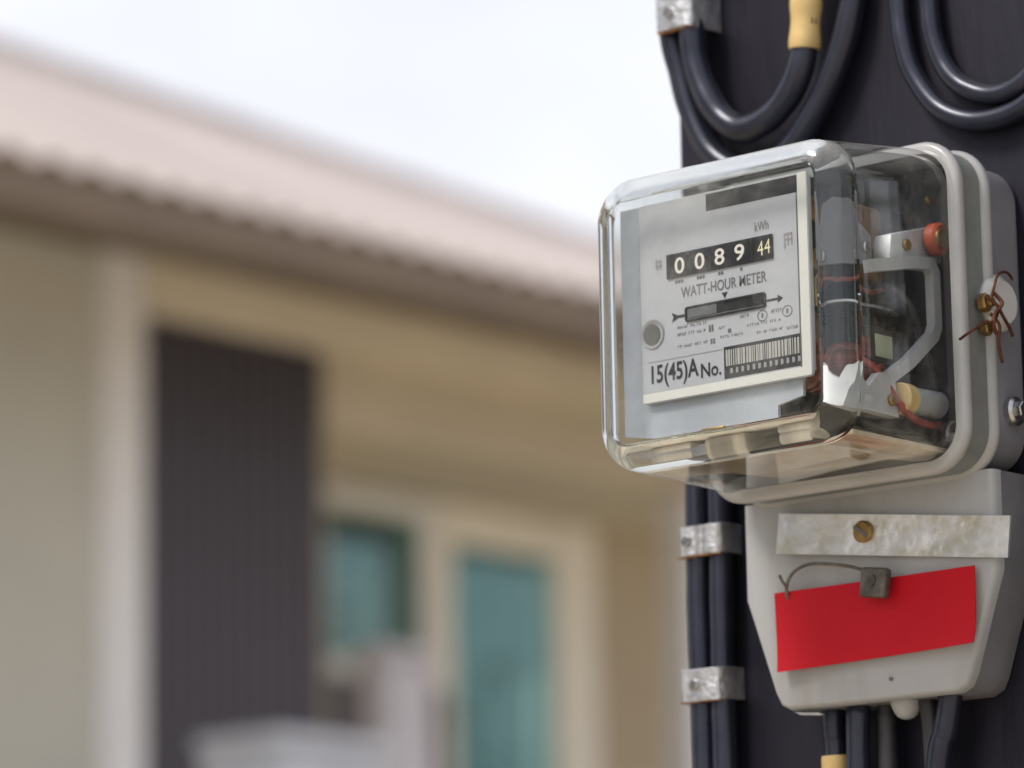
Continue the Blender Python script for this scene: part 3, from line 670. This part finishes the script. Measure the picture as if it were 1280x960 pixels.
bm = B(); cyl(bm, (26, 17, -4), (26, 17, 37), 1.3, 12); cyl(bm, (26, 22, -4), (26, 22, 34), 1.0, 12); mp_('spindle', bm, 'brass')
bm = B(); cyl(bm, (-5, 50, -1.6), (-5, 50, -.4), 38, 56, bev=.3); cyl(bm, (-5, 50, -30), (-5, 50, 26), 1.5, 12); mp_('rotor_disc', bm, 'alu')
mp_('upper_magnet', box(B(), -26, 22, 40, 81.8, 8, 40, 1), 'lamination')
mp_('lower_magnet', box(B(), -24, 20, 30, 81.8, -47, -30, 1), 'lamination')
bm = B()
for k in range(9):
    y = 16+k*4.0; rg = []
    for a in range(20):
        an = 2*math.pi*a/20; rg.append((24+9.5*math.cos(an), -24.5+9.5*math.sin(an)))
    rings = [[(p[0]*1.0+(p[0]-24)*d, yy, p[1]+(p[1]+24.5)*d) for p in rg] for yy, d in ((y, -.08), (y+.8, 0), (y+3.0, 0), (y+3.8, -.08))]
    loft(bm, rings, True, True)
mp_('coil', bm, 'copper')
def ribbon(bm, pts, wd, x0, x1):
    P = [Vector((0, p[0], p[1])) for p in pts]; Lf, Rt = [], []
    for i, p in enumerate(P):
        d0 = (p-P[i-1]).normalized() if i else (P[1]-p).normalized(); d1 = (P[i+1]-p).normalized() if i < len(P)-1 else d0
        nn = Vector((0, -(d0+d1).z, (d0+d1).y)).normalized(); q = wd/2/max(.4, nn.dot(Vector((0, -d0.z, d0.y)))); Lf.append(p+nn*q); Rt.append(p-nn*q)
    loft(bm, [[(x0, l.y, l.z), (x1, l.y, l.z), (x1, r_.y, r_.z), (x0, r_.y, r_.z)] for l, r_ in zip(Lf, Rt)], True, True)
    return bm
mp_('frame_bracket', ribbon(B(), [(36, 10.5), (60, 15.5), (72.5, 17), (74.8, 14), (75, -5), (73, -9), (58, -20.5), (40, -31)], 4.4, 36.5, 40), 'inner_grey', smooth=False)
mp_('lower_frame', prism(B(), [(15, -41), (21, -26.5), (23.2, -25), (31.2, -33), (38, -27), (47, -27), (48.5, -41.5)], 'x', 37.0, 40.4), 'inner_grey', smooth=False)
mp_('white_block', prism(B(), [(50, 14.5), (82, 19), (82, 33), (52, 25)], 'x', 30, 37.5, .8), 'inner_grey')
mp_('side_plate', prism(B(), [(24, 10), (46, 14), (46, 24), (30, 32), (24, 34)], 'x', 31.5, 33), 'base')
bm = B(); cyl(bm, (38, 75, 26), (43.5, 75, 26), 5.8, 28, bev=1); k_ = mp_('adjuster_knob', bm, 'red_knob')
bm = B(); cyl(bm, (43.4, 73.4, 25.6), (44.6, 73.4, 25.6), 3.6, 16, bev=.3); mp_('knob_screw', bm, 'brass', k_)
bm = B(); cyl(bm, (40, 49, -34.5), (40, 55, -34.5), 5.6, 24, bev=.5); mp_('yellow_collar', bm, 'yellow')
bm = B(); cyl(bm, (40, 55.2, -34.5), (40, 73, -34), 4.8, 24, bev=.6); mp_('spring_barrel', bm, 'tcover')
bm = B(); cyl(bm, (41, 76.5, -45), (45.0, 76.5, -45), 5.6, 24, bev=.8); cyl(bm, (45, 76.5, -45), (47, 76.5, -45), 3.2, 6); mp_('screw', bm, 'steel')
bm = B(); box(bm, -44, -6, 22, 60, -49.0, -47.6, .3); mp_('terminal_label', bm, 'inner_grey')
bm = B(); bm2 = [(-47, 14), (46, 14), (46, 79), (-22, 79), (-30, 44), (-47, 38)]
prism(bm, bm2, 'z', -52.4, -50.6, .3); mp_('cream_reflection_tray', bm, 'cream')  # tray widened; its cream also stands in for ground mirrored in the cover
bm = B(); box(bm, -19, -9, 13.2, 14.9, -45.5, -42, .4); mp_('terminal_clip', bm, 'brass')

# ================================================================== red card and lead seal
bm = B(); nx, nz = 16, 6
Q = [(-39.4, -91.1), (48.4, -90.8), (48.8, -118.0), (-37.9, -120.0)]
def cp(u, v, y):
    x = (Q[0][0]*(1-u)+Q[1][0]*u)*(1-v)+(Q[3][0]*(1-u)+Q[2][0]*u)*v; z = (Q[0][1]*(1-u)+Q[1][1]*u)*(1-v)+(Q[3][1]*(1-u)+Q[2][1]*u)*v
    return (x, y+.9*math.sin(u*3.0+.3)-.9*v-2.2*(u*v)**5-.8*((1-u)*v)**6, z)
A_ = [[bm.verts.new(cp(i/nx, j/nz, 79.0)) for j in range(nz+1)] for i in range(nx+1)]; C_ = [[bm.verts.new(cp(i/nx, j/nz, 79.5)) for j in range(nz+1)] for i in range(nx+1)]
for i in range(nx):
    for j in range(nz):
        bm.faces.new((A_[i][j], A_[i+1][j], A_[i+1][j+1], A_[i][j+1])); bm.faces.new((C_[i][j], C_[i][j+1], C_[i+1][j+1], C_[i+1][j]))
    bm.faces.new((A_[i][0], C_[i][0], C_[i+1][0], A_[i+1][0])); bm.faces.new((A_[i][nz], A_[i+1][nz], C_[i+1][nz], C_[i][nz]))
for j in range(nz):
    bm.faces.new((A_[0][j], A_[0][j+1], C_[0][j+1], C_[0][j])); bm.faces.new((A_[nx][j], C_[nx][j], C_[nx][j+1], A_[nx][j+1]))
build('card', bm, 'red', fr=FM, off=(4.8, 79, -120), label='blank bright red card hung on the grey terminal cover', cat='card')
seal = empty('lead_seal', FM, (9, 74, -99), 'small dark lead seal with a wire loop at the top of the red card', 'seal')
bm = B(); box(bm, 3.2, 14.4, 72.6, 77.2, -98.4, -87.6, 1.3, 3)
bmesh.ops.rotate(bm, verts=bm.verts, cent=(9, 75, -93), matrix=Matrix.Rotation(rad(8), 3, 'Y')); build('seal_body', bm, 'lead', seal)
bm = B(); cyl(bm, (8.2, 72.1, -92.2), (8.2, 73, -92.2), 2.4, 14); build('seal_stamp', bm, 'wire', seal)
bm = B(); tube(bm, [(5, 75, -88.5), (-2, 75.5, -86.0), (-12, 76.5, -83.8), (-22, 77.5, -82.6), (-29, 78, -84.4), (-32.5, 78.3, -88), (-33.4, 78.8, -92), (-33.5, 80.6, -95)], .62, 8)
tube(bm, [(-33, 78.6, -90), (-34.6, 78, -87.4), (-35.6, 77.6, -85)], .5, 8)
build('wire_loop', bm, 'wire', seal)

for o in bpy.data.objects:
    if '_off' in o: del o['_off']
